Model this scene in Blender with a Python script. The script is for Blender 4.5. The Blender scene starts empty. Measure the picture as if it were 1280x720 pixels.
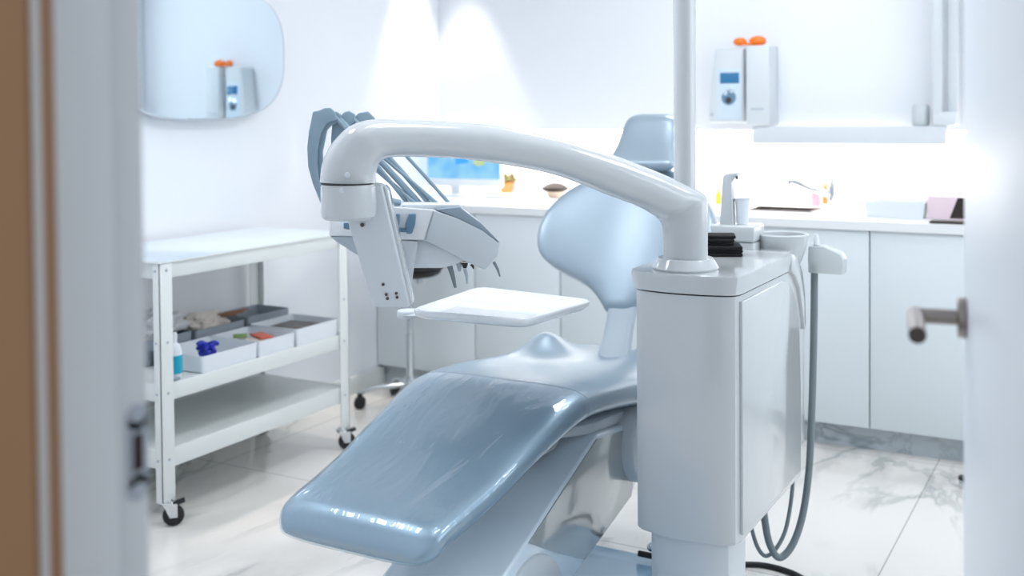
import bpy, bmesh, math, random
from mathutils import Vector, Matrix
random.seed(7)
C = bpy.context.scene.collection
PI = math.pi

# ------------------------------------------------------------------ camera model
FPX, YAW, PITCH, ROLL, CY, CH = 1360.86, .5124, .0252, -.0084, 175.73, 1.3283
_cy, _sy = math.cos(YAW), math.sin(YAW)
_F = Vector((-_sy*math.cos(PITCH), _cy*math.cos(PITCH), -math.sin(PITCH)))
_R = Vector((_cy, _sy, 0)); _U = _R.cross(_F)
_c, _s = math.cos(ROLL), math.sin(ROLL)
R2 = _c*_R + _s*_U; U2 = -_s*_R + _c*_U
O = Vector((0, 0, CH))
def ray(x, y): return _F + (x-640)/FPX*R2 - (y-CY)/FPX*U2
def at(x, y, Z): return O + ray(x, y)*Z
def onX(x, y, X): d = ray(x, y); return O + d*(X/d.x)
def onY(x, y, Y): d = ray(x, y); return O + d*(Y/d.y)
def onZ(x, y, z): d = ray(x, y); return O + d*((z-CH)/d.z)

cam = bpy.data.cameras.new('camera'); co = bpy.data.objects.new('camera', cam); C.objects.link(co)
co.matrix_world = Matrix(((R2.x, U2.x, -_F.x, 0), (R2.y, U2.y, -_F.y, 0), (R2.z, U2.z, -_F.z, CH), (0, 0, 0, 1)))
cam.sensor_fit = 'HORIZONTAL'; cam.sensor_width = 36; cam.lens = 36*FPX/1280
cam.shift_y = -(360-CY)/1280
cam.clip_start = .05
cam.dof.use_dof = True; cam.dof.focus_distance = 2.45; cam.dof.aperture_fstop = 2.8
bpy.context.scene.camera = co
vs = bpy.context.scene.view_settings
vs.view_transform = 'Standard'; vs.look = 'None'; vs.gamma = 1; vs.use_curve_mapping = False; vs.exposure = 0.0

# ------------------------------------------------------------------ materials
def lin(c): return tuple((v/12.92 if v <= .04045 else ((v+.055)/1.055)**2.4) for v in [k/255 for k in c]) + (1,)
def mat(name, col, rough=.5, metal=0, coat=0, spec=.5, emit=None, estr=0, trans=0, bump=0, bscale=80, ior=1.5):
    m = bpy.data.materials.new(name); m.use_nodes = True
    b = m.node_tree.nodes['Principled BSDF']
    b.inputs['Base Color'].default_value = lin(col)
    b.inputs['Roughness'].default_value = rough; b.inputs['Metallic'].default_value = metal
    b.inputs['Coat Weight'].default_value = coat; b.inputs['Coat Roughness'].default_value = .06
    b.inputs['Specular IOR Level'].default_value = spec
    b.inputs['Transmission Weight'].default_value = trans; b.inputs['IOR'].default_value = ior
    if emit: b.inputs['Emission Color'].default_value = lin(emit); b.inputs['Emission Strength'].default_value = estr
    nt = m.node_tree
    tc = nt.nodes.new('ShaderNodeTexCoord'); n = nt.nodes.new('ShaderNodeTexNoise')
    n.inputs['Scale'].default_value = bscale; nt.links.new(tc.outputs['Object'], n.inputs['Vector'])
    bp = nt.nodes.new('ShaderNodeBump'); bp.inputs['Strength'].default_value = bump if bump else .01
    bp.inputs['Distance'].default_value = .002
    nt.links.new(n.outputs['Fac'], bp.inputs['Height']); nt.links.new(bp.outputs['Normal'], b.inputs['Normal'])
    return m
M = {}
M['wall'] = mat('wall_paint', (232, 236, 242), .55, bump=.05, bscale=300)
M['ceil'] = mat('ceiling_paint', (238, 240, 242), .7)
M['brown'] = mat('brown_wall', (160, 122, 88), .7, bump=.05, bscale=200)
M['browntrim'] = mat('brown_trim', (150, 112, 82), .5)
M['jamb'] = mat('jamb_paint', (206, 210, 214), .45)
M['doorw'] = mat('door_paint', (238, 244, 250), .35)
M['cab'] = mat('cabinet_lacquer', (222, 230, 234), .35)
M['cabin'] = mat('cabinet_carcass', (150, 158, 164), .6)
M['worktop'] = mat('white_worktop', (236, 238, 240), .3)
M['plastic'] = mat('glossy_white_plastic', (202, 207, 210), .14, coat=.5)
M['plastic2'] = mat('white_plastic', (210, 217, 222), .3)
M['greypl'] = mat('grey_plastic', (180, 191, 200), .35)
M['trolley'] = mat('trolley_white_steel', (226, 231, 230), .35)
M['chrome'] = mat('chrome', (205, 210, 214), .15, metal=1)
M['steel'] = mat('brushed_steel', (150, 142, 138), .3, metal=1, bump=.05)
M['darksteel'] = mat('dark_steel', (84, 78, 76), .4, metal=.8)
M['black'] = mat('black_rubber', (22, 23, 26), .5)
M['blackcloth'] = mat('black_cloth', (14, 15, 20), .9, bump=.6, bscale=400)
M['hose'] = mat('grey_hose', (122, 134, 139), .45)
M['whip'] = mat('grey_blue_plastic', (140, 163, 178), .4)
M['pad'] = mat('blue_grey_rubber', (104, 136, 162), .4)
M['tray'] = mat('glossy_tray', (236, 240, 244), .12, coat=.6)
M['mirror'] = mat('mirror_glass', (222, 234, 240), .0, metal=1)
M['orange'] = mat('orange_plastic', (246, 120, 22), .25)
M['screenb'] = mat('blue_display', (20, 70, 110), .2, emit=(60, 140, 190), estr=.5)
M['led'] = mat('led_strip', (255, 244, 230), .5, emit=(255, 236, 214), estr=12)
M['lamp'] = mat('lamp_diffuser', (255, 250, 245), .5, emit=(240, 246, 255), estr=4)
M['teal'] = mat('teal_label', (20, 165, 195), .4)
M['glove'] = mat('blue_nitrile', (16, 38, 168), .45)
M['pink'] = mat('pink_plastic', (234, 186, 200), .4)
M['yellow'] = mat('yellow_plastic', (238, 200, 50), .4)
M['darkbrown'] = mat('dark_brown', (40, 28, 24), .6)
M['cream'] = mat('cream_ceramic', (224, 206, 188), .4)
M['terracotta'] = mat('terracotta', (214, 128, 72), .7)
M['leaf'] = mat('olive_leaf', (120, 110, 60), .7)
M['greybox'] = mat('grey_box', (150, 160, 170), .5)
M['paper'] = mat('pale_paper', (214, 206, 198), .7)
M['brownstuff'] = mat('brown_card', (140, 98, 74), .7)
M['offwhite'] = mat('off_white_box', (226, 232, 238), .5)
M['jambdark'] = mat('strike_recess', (40, 20, 18), .8)
M['strike'] = mat('satin_strike', (168, 176, 186), .4, metal=.25)
M['lid'] = mat('grey_lid', (150, 166, 180), .3)
M['liftp'] = mat('blue_lit_white_plastic', (226, 240, 250), .12, coat=.6)  # white plastic, with the blue light it reflects put into the colour
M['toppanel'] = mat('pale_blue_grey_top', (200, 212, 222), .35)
M['liftside'] = mat('polished_side_panel', (190, 194, 194), .12, metal=.35, coat=.5)
M['base'] = mat('blue_grey_base_paint', (150, 186, 214), .2, coat=.4)

# vinyl with fine metallic sparkle
m = mat('silver_blue_vinyl', (157, 174, 187), .34, metal=.45, coat=.25, bump=.08, bscale=500); M['vinyl'] = m
m.node_tree.nodes['Principled BSDF'].inputs['Coat Roughness'].default_value = .2
# plastic film
m = bpy.data.materials.new('clear_plastic_film'); m.use_nodes = True; nt = m.node_tree
for n in list(nt.nodes):
    if n.type != 'OUTPUT_MATERIAL': nt.nodes.remove(n)
out = [n for n in nt.nodes if n.type == 'OUTPUT_MATERIAL'][0]
tr = nt.nodes.new('ShaderNodeBsdfTransparent'); tr.inputs[0].default_value = (.91, .97, 1, 1)
gl = nt.nodes.new('ShaderNodeBsdfGlossy'); gl.inputs['Roughness'].default_value = .05
fr0 = nt.nodes.new('ShaderNodeLayerWeight'); fr0.inputs['Blend'].default_value = .5
frp = nt.nodes.new('ShaderNodeMath'); frp.operation = 'POWER'; frp.inputs[1].default_value = 3.5; nt.links.new(fr0.outputs['Facing'], frp.inputs[0])
fr = nt.nodes.new('ShaderNodeMath'); fr.operation = 'MULTIPLY_ADD'; fr.inputs[1].default_value = .8; fr.inputs[2].default_value = .055; nt.links.new(frp.outputs[0], fr.inputs[0])
mx = nt.nodes.new('ShaderNodeMixShader'); tc = nt.nodes.new('ShaderNodeTexCoord')
mp = nt.nodes.new('ShaderNodeMapping'); mp.inputs['Rotation'].default_value = (0, 0, .5); mp.inputs['Scale'].default_value = (7, 2.2, 3)
no = nt.nodes.new('ShaderNodeTexNoise'); no.inputs['Scale'].default_value = 1.6; no.inputs['Detail'].default_value = 3; no.inputs['Distortion'].default_value = .6
bp = nt.nodes.new('ShaderNodeBump'); bp.inputs['Strength'].default_value = .55; bp.inputs['Distance'].default_value = .022
L = nt.links.new
L(tc.outputs['Object'], mp.inputs[0]); L(mp.outputs[0], no.inputs['Vector']); L(no.outputs['Fac'], bp.inputs['Height'])
L(bp.outputs[0], gl.inputs['Normal']); L(bp.outputs[0], fr0.inputs['Normal'])
L(fr.outputs[0], mx.inputs[0]); L(tr.outputs[0], mx.inputs[1]); L(gl.outputs[0], mx.inputs[2]); L(mx.outputs[0], out.inputs['Surface'])
M['film'] = m

# translucent frosted plastic
M['frost'] = mat('frosted_plastic', (225, 232, 235), .35, trans=.35)
M['glass'] = mat('window_glass', (240, 248, 255), .0, trans=1, ior=1.02)

def marble(name, base, vein, rough, tile=None, vscale=1.0, dark=1.0):
    m = bpy.data.materials.new(name); m.use_nodes = True; nt = m.node_tree; L = nt.links.new
    b = nt.nodes['Principled BSDF']; b.inputs['Roughness'].default_value = rough
    b.inputs['Coat Weight'].default_value = .3; b.inputs['Coat Roughness'].default_value = .05
    tc = nt.nodes.new('ShaderNodeTexCoord')
    def veins(sc, dist, w, seed):
        mp = nt.nodes.new('ShaderNodeMapping'); mp.inputs['Scale'].default_value = (sc*vscale, sc*vscale*.55, sc*vscale)
        mp.inputs['Rotation'].default_value = (0, 0, .9); mp.inputs['Location'].default_value = (seed, seed*.7, 0)
        L(tc.outputs['Object'], mp.inputs[0])
        n = nt.nodes.new('ShaderNodeTexNoise'); n.inputs['Scale'].default_value = 1.0; n.inputs['Detail'].default_value = 7
        n.inputs['Roughness'].default_value = .55; n.inputs['Distortion'].default_value = dist
        L(mp.outputs[0], n.inputs['Vector'])
        s = nt.nodes.new('ShaderNodeMath'); s.operation = 'SUBTRACT'; s.inputs[1].default_value = .5; L(n.outputs['Fac'], s.inputs[0])
        a = nt.nodes.new('ShaderNodeMath'); a.operation = 'ABSOLUTE'; L(s.outputs[0], a.inputs[0])
        r = nt.nodes.new('ShaderNodeMapRange'); r.inputs['From Min'].default_value = 0; r.inputs['From Max'].default_value = w
        r.inputs['To Min'].default_value = 1; r.inputs['To Max'].default_value = 0; r.interpolation_type = 'SMOOTHSTEP'
        L(a.outputs[0], r.inputs['Value']); return r.outputs[0]
    v1 = veins(1.5, 1.2, .03, 3.1); v2 = veins(.9, .8, .07, 8.4)
    mk = nt.nodes.new('ShaderNodeTexNoise'); mk.inputs['Scale'].default_value = 1.3; L(tc.outputs['Object'], mk.inputs['Vector'])
    mr = nt.nodes.new('ShaderNodeMapRange'); mr.inputs['From Min'].default_value = .42; mr.inputs['From Max'].default_value = .62; L(mk.outputs['Fac'], mr.inputs['Value'])
    m1 = nt.nodes.new('ShaderNodeMath'); m1.operation = 'MULTIPLY'; L(v1, m1.inputs[0]); L(mr.outputs[0], m1.inputs[1])
    m2 = nt.nodes.new('ShaderNodeMath'); m2.operation = 'MULTIPLY'; L(v2, m2.inputs[0]); L(mr.outputs[0], m2.inputs[1])
    m3 = nt.nodes.new('ShaderNodeMath'); m3.operation = 'MULTIPLY_ADD'; m3.inputs[1].default_value = .6; L(m2.outputs[0], m3.inputs[0]); L(m1.outputs[0], m3.inputs[2]); m3.use_clamp = True
    sc = nt.nodes.new('ShaderNodeMath'); sc.operation = 'MULTIPLY'; sc.inputs[1].default_value = .62*dark; L(m3.outputs[0], sc.inputs[0])
    mix = nt.nodes.new('ShaderNodeMix'); mix.data_type = 'RGBA'
    mix.inputs['A'].default_value = lin(base); mix.inputs['B'].default_value = lin(vein); L(sc.outputs[0], mix.inputs['Factor'])
    col = mix.outputs['Result']
    if tile:
        mp = nt.nodes.new('ShaderNodeMapping'); mp.inputs['Location'].default_value = (tile[2], tile[3], 0); L(tc.outputs['Object'], mp.inputs[0])
        br = nt.nodes.new('ShaderNodeTexBrick'); br.inputs['Scale'].default_value = 1; br.inputs['Brick Width'].default_value = tile[0]; br.inputs['Row Height'].default_value = tile[1]
        br.inputs['Mortar Size'].default_value = .0022; br.inputs['Mortar Smooth'].default_value = 0; br.offset = 0
        br.inputs['Color1'].default_value = (1, 1, 1, 1); br.inputs['Color2'].default_value = (1, 1, 1, 1); br.inputs['Mortar'].default_value = (.55, .55, .54, 1)
        L(mp.outputs[0], br.inputs['Vector'])
        mm = nt.nodes.new('ShaderNodeMix'); mm.data_type = 'RGBA'; mm.blend_type = 'MULTIPLY'; mm.inputs['Factor'].default_value = 1
        L(col, mm.inputs['A']); L(br.outputs['Color'], mm.inputs['B']); col = mm.outputs['Result']
    L(col, b.inputs['Base Color'])
    return m
TOX, TOY = .605, .70
M['floor'] = marble('white_marble_floor', (240, 236, 231), (148, 156, 156), .16, tile=(1.2, 1.25, TOX, TOY))
M['plinth'] = marble('grey_marble_plinth', (196, 206, 212), (110, 124, 134), .2, vscale=2)
M['hallfloor'] = mat('hall_floor', (150, 130, 110), .6)

# monitor picture: blue gradient with soft blobs
m = bpy.data.materials.new('monitor_picture'); m.use_nodes = True; nt = m.node_tree; L = nt.links.new
b = nt.nodes['Principled BSDF']; tc = nt.nodes.new('ShaderNodeTexCoord')
w = nt.nodes.new('ShaderNodeTexNoise'); w.inputs['Scale'].default_value = 9; w.inputs['Detail'].default_value = 1
cr = nt.nodes.new('ShaderNodeValToRGB'); cr.color_ramp.elements[0].color = lin((150, 214, 242)); cr.color_ramp.elements[0].position = .45
cr.color_ramp.elements[1].color = lin((110, 192, 244)); cr.color_ramp.elements[1].position = .7
L(tc.outputs['Object'], w.inputs['Vector']); L(w.outputs['Fac'], cr.inputs[0]); L(cr.outputs[0], b.inputs['Emission Color']); b.inputs['Emission Strength'].default_value = .95
b.inputs['Base Color'].default_value = (.02, .03, .05, 1)
M['picture'] = m

# ------------------------------------------------------------------ mesh helpers
class MB:
    def __init__(s): s.bm = bmesh.new()
    def box(s, lo, hi, bev=0, rot=None, seg=2):
        lo = Vector(lo); hi = Vector(hi)
        t = bmesh.new(); bmesh.ops.create_cube(t, size=1)
        for v in t.verts: v.co = Vector((v.co.x*(hi.x-lo.x), v.co.y*(hi.y-lo.y), v.co.z*(hi.z-lo.z)))
        if bev: bmesh.ops.bevel(t, geom=t.edges[:], offset=bev, segments=seg, affect='EDGES', profile=.5)
        c = (lo+hi)/2
        for v in t.verts: v.co = (rot @ v.co if rot else v.co) + c
        s.join(t); return s
    def join(s, t):
        me = bpy.data.meshes.new('t'); t.to_mesh(me); t.free(); s.bm.from_mesh(me); bpy.data.meshes.remove(me)
    def rings(s, rr, cap=True):
        vs = [[s.bm.verts.new(p) for p in r] for r in rr]
        n = len(vs[0])
        for a, b in zip(vs, vs[1:]):
            for i in range(n): s.bm.faces.new((a[i], a[(i+1) % n], b[(i+1) % n], b[i]))
        if cap: s.bm.faces.new(vs[0][::-1]); s.bm.faces.new(vs[-1])
        return s
    def tube(s, pts, r, n=16, up=None, r2=None, sm=0):
        pts = [Vector(p) for p in pts]
        if not hasattr(r, '__len__'): r = [r]*len(pts)
        if r2 is None: r2 = r
        elif not hasattr(r2, '__len__'): r2 = [r2]*len(pts)
        r = list(r); r2 = list(r2)
        if sm: pts, r, r2 = spl(pts, r, r2, sm)
        rr = []; prev = None
        for i, p in enumerate(pts):
            t = (pts[min(i+1, len(pts)-1)]-pts[max(i-1, 0)]).normalized()
            if up is not None: a = t.cross(Vector(up))
            elif prev is None: a = t.cross(Vector((0, 0, 1)) if abs(t.z) < .9 else Vector((1, 0, 0)))
            else: a = prev - t*prev.dot(t)
            a.normalize(); prev = a; b = t.cross(a)
            rr.append([p + a*math.cos(k*2*PI/n)*r[i] + b*math.sin(k*2*PI/n)*r2[i] for k in range(n)])
        return s.rings(rr)
    def cyl(s, c, r, h, n=32, ax=(0, 0, 1), bev=0, r1=None):
        ax = Vector(ax).normalized(); c = Vector(c); r1 = r if r1 is None else r1
        if bev: return s.lathe(c, [(0, 0), (r-bev, 0), (r-.3*bev, .3*bev), (r, bev), (r1, h-bev), (r1-.3*bev, h-.3*bev), (r1-bev, h), (0, h)], n, ax)
        return s.lathe(c, [(0, 0), (r, 0), (r1, h), (0, h)], n, ax)
    def lathe(s, c, prof, n=32, ax=(0, 0, 1)):
        ax = Vector(ax).normalized(); c = Vector(c)
        a = ax.cross(Vector((0, 0, 1)) if abs(ax.z) < .9 else Vector((1, 0, 0))).normalized(); b = ax.cross(a)
        prev = None
        for (r, h) in prof:
            o = c + ax*h
            ring = [s.bm.verts.new(o)] if r < 1e-6 else [s.bm.verts.new(o + a*math.cos(k*2*PI/n)*r + b*math.sin(k*2*PI/n)*r) for k in range(n)]
            if prev:
                if len(prev) == 1 and len(ring) > 1:
                    for k in range(n): s.bm.faces.new((prev[0], ring[(k+1) % n], ring[k]))
                elif len(ring) == 1 and len(prev) > 1:
                    for k in range(n): s.bm.faces.new((prev[k], prev[(k+1) % n], ring[0]))
                elif len(ring) > 1:
                    for k in range(n): s.bm.faces.new((prev[k], prev[(k+1) % n], ring[(k+1) % n], ring[k]))
            prev = ring
        return s
    def prism(s, poly, off, bev=0, seg=2):
        t = bmesh.new(); off = Vector(off)
        a = [t.verts.new(Vector(p)) for p in poly]; b = [t.verts.new(Vector(p)+off) for p in poly]; n = len(a)
        t.faces.new(a); t.faces.new(b[::-1])
        for i in range(n): t.faces.new((a[i], b[i], b[(i+1) % n], a[(i+1) % n]))
        bmesh.ops.recalc_face_normals(t, faces=t.faces[:])
        if bev: bmesh.ops.bevel(t, geom=t.edges[:], offset=bev, segments=seg, affect='EDGES', profile=.5)
        s.join(t); return s
    def ball(s, c, r, sc=(1, 1, 1), seg=16):
        t = bmesh.new(); bmesh.ops.create_uvsphere(t, u_segments=seg*2, v_segments=seg, radius=r)
        for v in t.verts: v.co = Vector((v.co.x*sc[0], v.co.y*sc[1], v.co.z*sc[2])) + Vector(c)
        s.join(t); return s
    def build(s, name, m, parent=None, ang=35, label=None):
        bmesh.ops.recalc_face_normals(s.bm, faces=s.bm.faces[:])
        me = bpy.data.meshes.new(name); s.bm.to_mesh(me); s.bm.free()
        me.materials.append(M[m] if isinstance(m, str) else m)
        for p in me.polygons: p.use_smooth = True
        me.set_sharp_from_angle(angle=math.radians(ang))
        o = bpy.data.objects.new(name, me); C.objects.link(o)
        if parent is not None:
            o.parent = parent
            o.matrix_parent_inverse = wm(parent).inverted()
        if label: o['label'] = label
        return o
def wm(o):
    mloc = Matrix.LocRotScale(o.location, o.rotation_euler, o.scale)
    return (wm(o.parent) @ o.matrix_parent_inverse @ mloc) if o.parent else mloc
def spl(pts, r, r2, k):
    """Catmull-Rom through points and radii"""
    n = len(pts); P = []; A = []; B = []
    def cr(a, b, c, d, t): return .5*((2*b)+(c-a)*t+(2*a-5*b+4*c-d)*t*t+(3*b-a-3*c+d)*t**3)
    for i in range(n-1):
        g = lambda q, j: q[max(0, min(n-1, j))]
        for j in range(k):
            t = j/k
            P.append(cr(g(pts, i-1), g(pts, i), g(pts, i+1), g(pts, i+2), t))
            A.append(cr(g(r, i-1), g(r, i), g(r, i+1), g(r, i+2), t)); B.append(cr(g(r2, i-1), g(r2, i), g(r2, i+1), g(r2, i+2), t))
    P.append(pts[-1]); A.append(r[-1]); B.append(r2[-1]); return P, A, B
def interp(tab, x):
    if x <= tab[0][0]: return tab[0][1]
    for (a, u), (b, v) in zip(tab, tab[1:]):
        if x <= b:
            return u+(v-u)*(x-a)/(b-a)
    return tab[-1][1]
def sinterp(tab, x):
    """smooth (Catmull-Rom) lookup"""
    n = len(tab)
    if x <= tab[0][0]: return tab[0][1]
    if x >= tab[-1][0]: return tab[-1][1]
    for i in range(n-1):
        if x <= tab[i+1][0]:
            x0, y0 = tab[i]; x1, y1 = tab[i+1]; h = x1-x0; t = (x-x0)/h
            m0 = (y1-tab[i-1][1])/(x1-tab[i-1][0]) if i > 0 else (y1-y0)/h
            m1 = (tab[i+2][1]-y0)/(tab[i+2][0]-x0) if i < n-2 else (y1-y0)/h
            return (2*t**3-3*t*t+1)*y0+(t**3-2*t*t+t)*h*m0+(-2*t**3+3*t*t)*y1+(t**3-t*t)*h*m1
def sup(n, w, h, e=2.6):
    o = []
    for k in range(n):
        a = 2*PI*k/n; c, s_ = math.cos(a), math.sin(a)
        o.append((w*math.copysign(abs(c)**(2/e), c), h*math.copysign(abs(s_)**(2/e), s_)))
    return o
def tag(o, label, cat, group=None, kind=None):
    o['label'] = label; o['category'] = cat
    if group: o['group'] = group
    if kind: o['kind'] = kind
    return o
def thing(name, label, cat, loc=(0, 0, 0), rotz=0, group=None):
    o = bpy.data.objects.new(name, None); C.objects.link(o); o.location = loc; o.rotation_euler = (0, 0, rotz)
    o.empty_display_size = .05
    return tag(o, label, cat, group)
def struct(name, mb, m, parent=None, label=None):
    o = mb.build(name, m, parent)
    if parent is None: o['kind'] = 'structure'
    if label: o['label'] = label
    return o
def copy_tree(o, parent=None):
    c = o.copy(); C.objects.link(c)
    if parent is not None: c.parent = parent
    for ch in list(o.children): copy_tree(ch, c)
    return c

# ------------------------------------------------------------------ the room
XL, XR, YB, YN, ZC = -3.2, 1.15, 4.9, 5.12, 2.6
JX = -.705                                                     # jamb face
YJ1 = onX(191, 400, JX).y; YJ0 = onX(72, 400, JX).y            # room side and hall side of the jamb
struct('floor', MB().box((XL-.1, YJ0, -.05), (XR+.1, YN+.1, 0)), 'floor')
struct('ceiling', MB().box((XL-.1, YJ0, ZC), (XR+.1, YN+.1, ZC+.1)), 'ceil')
struct('wall_left', MB().box((XL-.1, YJ0, 0), (XL, YN+.1, ZC)), 'wall')
struct('wall_upper', MB().box((XL, YB, 1.24), (XR, YN+.1, ZC)), 'wall')
struct('wall_back', MB().box((XL, YN, 0), (XR, YN+.1, 1.24)), 'wall')
# right wall with a window
WY0, WY1, WZ0, WZ1 = 1.9, 3.9, .9, 2.3
b = MB(); b.box((XR, YJ0, 0), (XR+.1, WY0, ZC)); b.box((XR, WY1, 0), (XR+.1, YN, ZC)); b.box((XR, WY0, 0), (XR+.1, WY1, WZ0)); b.box((XR, WY0, WZ1), (XR+.1, WY1, ZC))
struct('wall_right', b, 'wall')
win = MB()
for (a, c) in (((XR+.02, WY0, WZ0), (XR+.07, WY0+.05, WZ1)), ((XR+.02, WY1-.05, WZ0), (XR+.07, WY1, WZ1)), ((XR+.02, WY0, WZ0), (XR+.07, WY1, WZ0+.05)), ((XR+.02, WY0, WZ1-.05), (XR+.07, WY1, WZ1)), ((XR+.02, 2.88, WZ0), (XR+.07, 2.93, WZ1))):
    win.box(a, c)
wo = struct('window_1', win, 'trolley')
# front wall around the doorway, jamb, rebate
LX = JX-.03
b = MB(); b.box((XL, YJ0+.012, 0), (LX-.14, YJ1, ZC)); b.box((.005, YJ0+.012, 0), (XR, YJ1, ZC)); b.box((LX-.14, YJ0+.012, 2.12), (.005, YJ1, ZC))
struct('wall_front', b, 'wall')
YR = onX(146, 400, JX).y
b = MB(); b.box((LX-.14, YR, 0), (JX-.008, YJ1, 2.12), .002); b.box((LX-.14, YJ0+.001, 0), (JX, YR, 2.12), .003)
jamb = struct('trim_1', b, 'jamb')
b = MB(); b.box((-.02, YJ0, 0), (.005, YJ1, 2.12), .002); b.box((JX, YJ0, 2.08), (-.02, YJ1, 2.12), .002); struct('trim_2', b, 'jamb')
# strike plate
sp = onX(171, 565, JX-.008)
b = MB(); b.box((sp.x-.002, sp.y-.011, sp.z-.029), (sp.x+.0015, YJ1-.001, sp.z+.029), .001)
b.cyl((sp.x-.002, sp.y, sp.z-.029), .011, .0035, ax=(1, 0, 0)); b.cyl((sp.x-.002, sp.y, sp.z+.029), .011, .0035, ax=(1, 0, 0))
spo = b.build('strike_plate', 'strike', jamb)
b = MB(); b.box((sp.x, sp.y-.0055, sp.z-.0155), (sp.x+.0022, sp.y+.0055, sp.z+.0155), .0004); b.build('latch_hole', 'jambdark', spo)
for dz in (-.029, .029): MB().cyl((sp.x+.001, sp.y, sp.z+dz), .0042, .0015, ax=(1, 0, 0)).build('screw', 'greypl', spo)
# hall side: brown casing, pale strip, brown wall
x72 = onY(72, 400, YJ0).x; x52 = onY(55, 400, YJ0).x; x37 = onY(43, 400, YJ0).x
b = MB(); b.box((x52, YJ0-.0, 0), (x72-.001, YJ0+.0125, 2.12), .002); struct('trim_3', b, 'browntrim')
b = MB(); b.box((x37, YJ0+.002, 0), (x52, YJ0+.012, 2.14)); struct('trim_4', b, 'jamb')
b = MB(); b.box((-2.6, YJ0-.004, 0), (x37, YJ0+.0115, 2.7)); b.box((x37, YJ0-.004, 2.14), (.02, YJ0+.0115, 2.7)); b.box((.02, YJ0-.004, 0), (2.0, YJ0+.0115, 2.7)); struct('wall_hall', b, 'brown')
struct('floor_hall', MB().box((-2.6, -2.2, -.05), (2.0, YJ0-.0001, 0)), 'hallfloor')
# baseboards, plinth
struct('baseboard_left', MB().box((XL, YJ1, 0), (XL+.015, 4.36, .085), .003), 'trolley')
struct('trim_5', MB().box((XL, 4.375, 0), (XR, 4.39, .098)), 'plinth')

# ------------------------------------------------------------------ door
hx, hy = -.03, YJ1
fe = onY(1205, 397, 1.466); fe.z = 0
d = Vector((fe.x-hx, fe.y-hy, 0)); wl = d.length; d.normalize(); nrm = Vector((-d.y, d.x, 0))    # towards camera-left
if nrm.x > 0: nrm = -nrm
b = MB(); base = Vector((hx, hy, .008))
b.prism([base, base+d*wl, base+d*wl-nrm*.04, base-nrm*.04], (0, 0, 2.06), .002)
door = struct('door_1', b, 'doorw')
hc = base+d*(wl-.05); hc.z = 1.075
b = MB(); b.cyl(hc, .0245, .010, ax=nrm, bev=.0015)
hd = b.build('handle', 'steel', door, label='round satin steel rose')
b = MB(); b.cyl(hc+nrm*.008, .0095, .05, 24, nrm)
e0 = hc+nrm*.058
b.build('handle_neck', 'steel', hd)
b = MB(); b.tube([e0+d*.0105, e0-d*.125], .0098, 24); b.build('lever', 'steel', hd)
b = MB(); b.cyl(e0-d*.125, .0092, .0008, 24, -d); b.build('lever_end_cap', 'darksteel', hd)

# ------------------------------------------------------------------ mirror
MROT = -.022
mx_ = XL+.045; my, mz, mw, mh = 3.13, 1.585, .46, .275
def se(w, h, e, n=96):
    return sup(n, w, h, e)
t = thing('wall_mirror', 'rounded frameless wall mirror with thin pale rim on the left wall above the white trolley', 'mirror', (XL+.012, my, mz))
mirror_root = t
b = MB(); b.rings([[Vector((XL, my+u, mz+v)) for u, v in se(mw-.02, mh-.02, 2.9)], [Vector((mx_-.006, my+u, mz+v)) for u, v in se(mw, mh, 2.9)], [Vector((mx_, my+u, mz+v)) for u, v in se(mw, mh, 2.9)]])
b.build('mirror_rim', 'greypl', t)
b = MB(); b.rings([[Vector((mx_+.0002, my+u, mz+v)) for u, v in se(mw-.006, mh-.006, 2.9)], [Vector((mx_+.002, my+u, mz+v)) for u, v in se(mw-.008, mh-.008, 2.9)]])
b.build('mirror_glass', 'mirror', t)

mirror_root.location.x += .012; mirror_root.rotation_euler = (0, 0, MROT)
# ------------------------------------------------------------------ base cabinets and worktop
YC = 4.315
xs = [XL+.003, -2.632, -2.187, -1.742, -1.297, -.852, -.407, .038, .483, XR-.003]
names = ['next to the left wall, behind the stool', 'seen between the stool and the left half of the instrument tray', 'seen above the right half of the instrument tray', 'mostly hidden behind the chair backrest', 'partly behind the white dental unit and hose', 'with its whole front seen right of the grey hose', 'hidden behind the open door, nearest the visible ones', 'hidden behind the open door, second from the right wall', 'hidden behind the open door, next to the right wall']
for i in range(9):
    t = thing('base_cabinet', 'handleless white base cabinet ' + names[i], 'cabinet', ((xs[i]+xs[i+1])/2, 4.6, .1), group='white base cabinets under the worktop')
    MB().box((xs[i], YC+.021, .1), (xs[i+1], YN-.01, (.73 if i in (3, 4) else .862))).build('body', 'cabin', t)
    MB().box((xs[i]+.0025, YC, .098), (xs[i+1]-.0025, YC+.019, .8625), .0015).build('door', 'cab', t)
SX0, SX1, SY0, SY1 = -1.56, -1.06, 4.42, 4.82
sk = onZ(938, 262, .9); SX0 = sk.x; SX1 = onZ(1022, 262, .9).x; SY0 = 4.60; SY1 = 4.76
b = MB(); z0, z1 = .865, .9
b.box((XL+.001, YC-.012, z0), (SX0, YN-.001, z1)); b.box((SX1, YC-.012, z0), (XR-.001, YN-.001, z1)); b.box((SX0, YC-.012, z0), (SX1, SY0, z1)); b.box((SX0, SY1, z0), (SX1, YN-.001, z1))
tag(b.build('worktop', 'worktop'), 'long white worktop running over the base cabinets along the back wall', 'worktop')
t = thing('sink', 'inset steel sink basin let into the white worktop', 'sink', ((SX0+SX1)/2, 4.62, .74))
b = MB(); g = .012
for a, c in (((SX0, SY0, .742), (SX1, SY1, .75)), ((SX0, SY0, .75), (SX0+.004, SY1, .903)), ((SX1-.004, SY0, .75), (SX1, SY1, .903)), ((SX0, SY0, .75), (SX1, SY0+.004, .903)), ((SX0, SY1-.004, .75), (SX1, SY1, .906))): b.box(a, c)
b.build('basin', 'steel', t)
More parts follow.
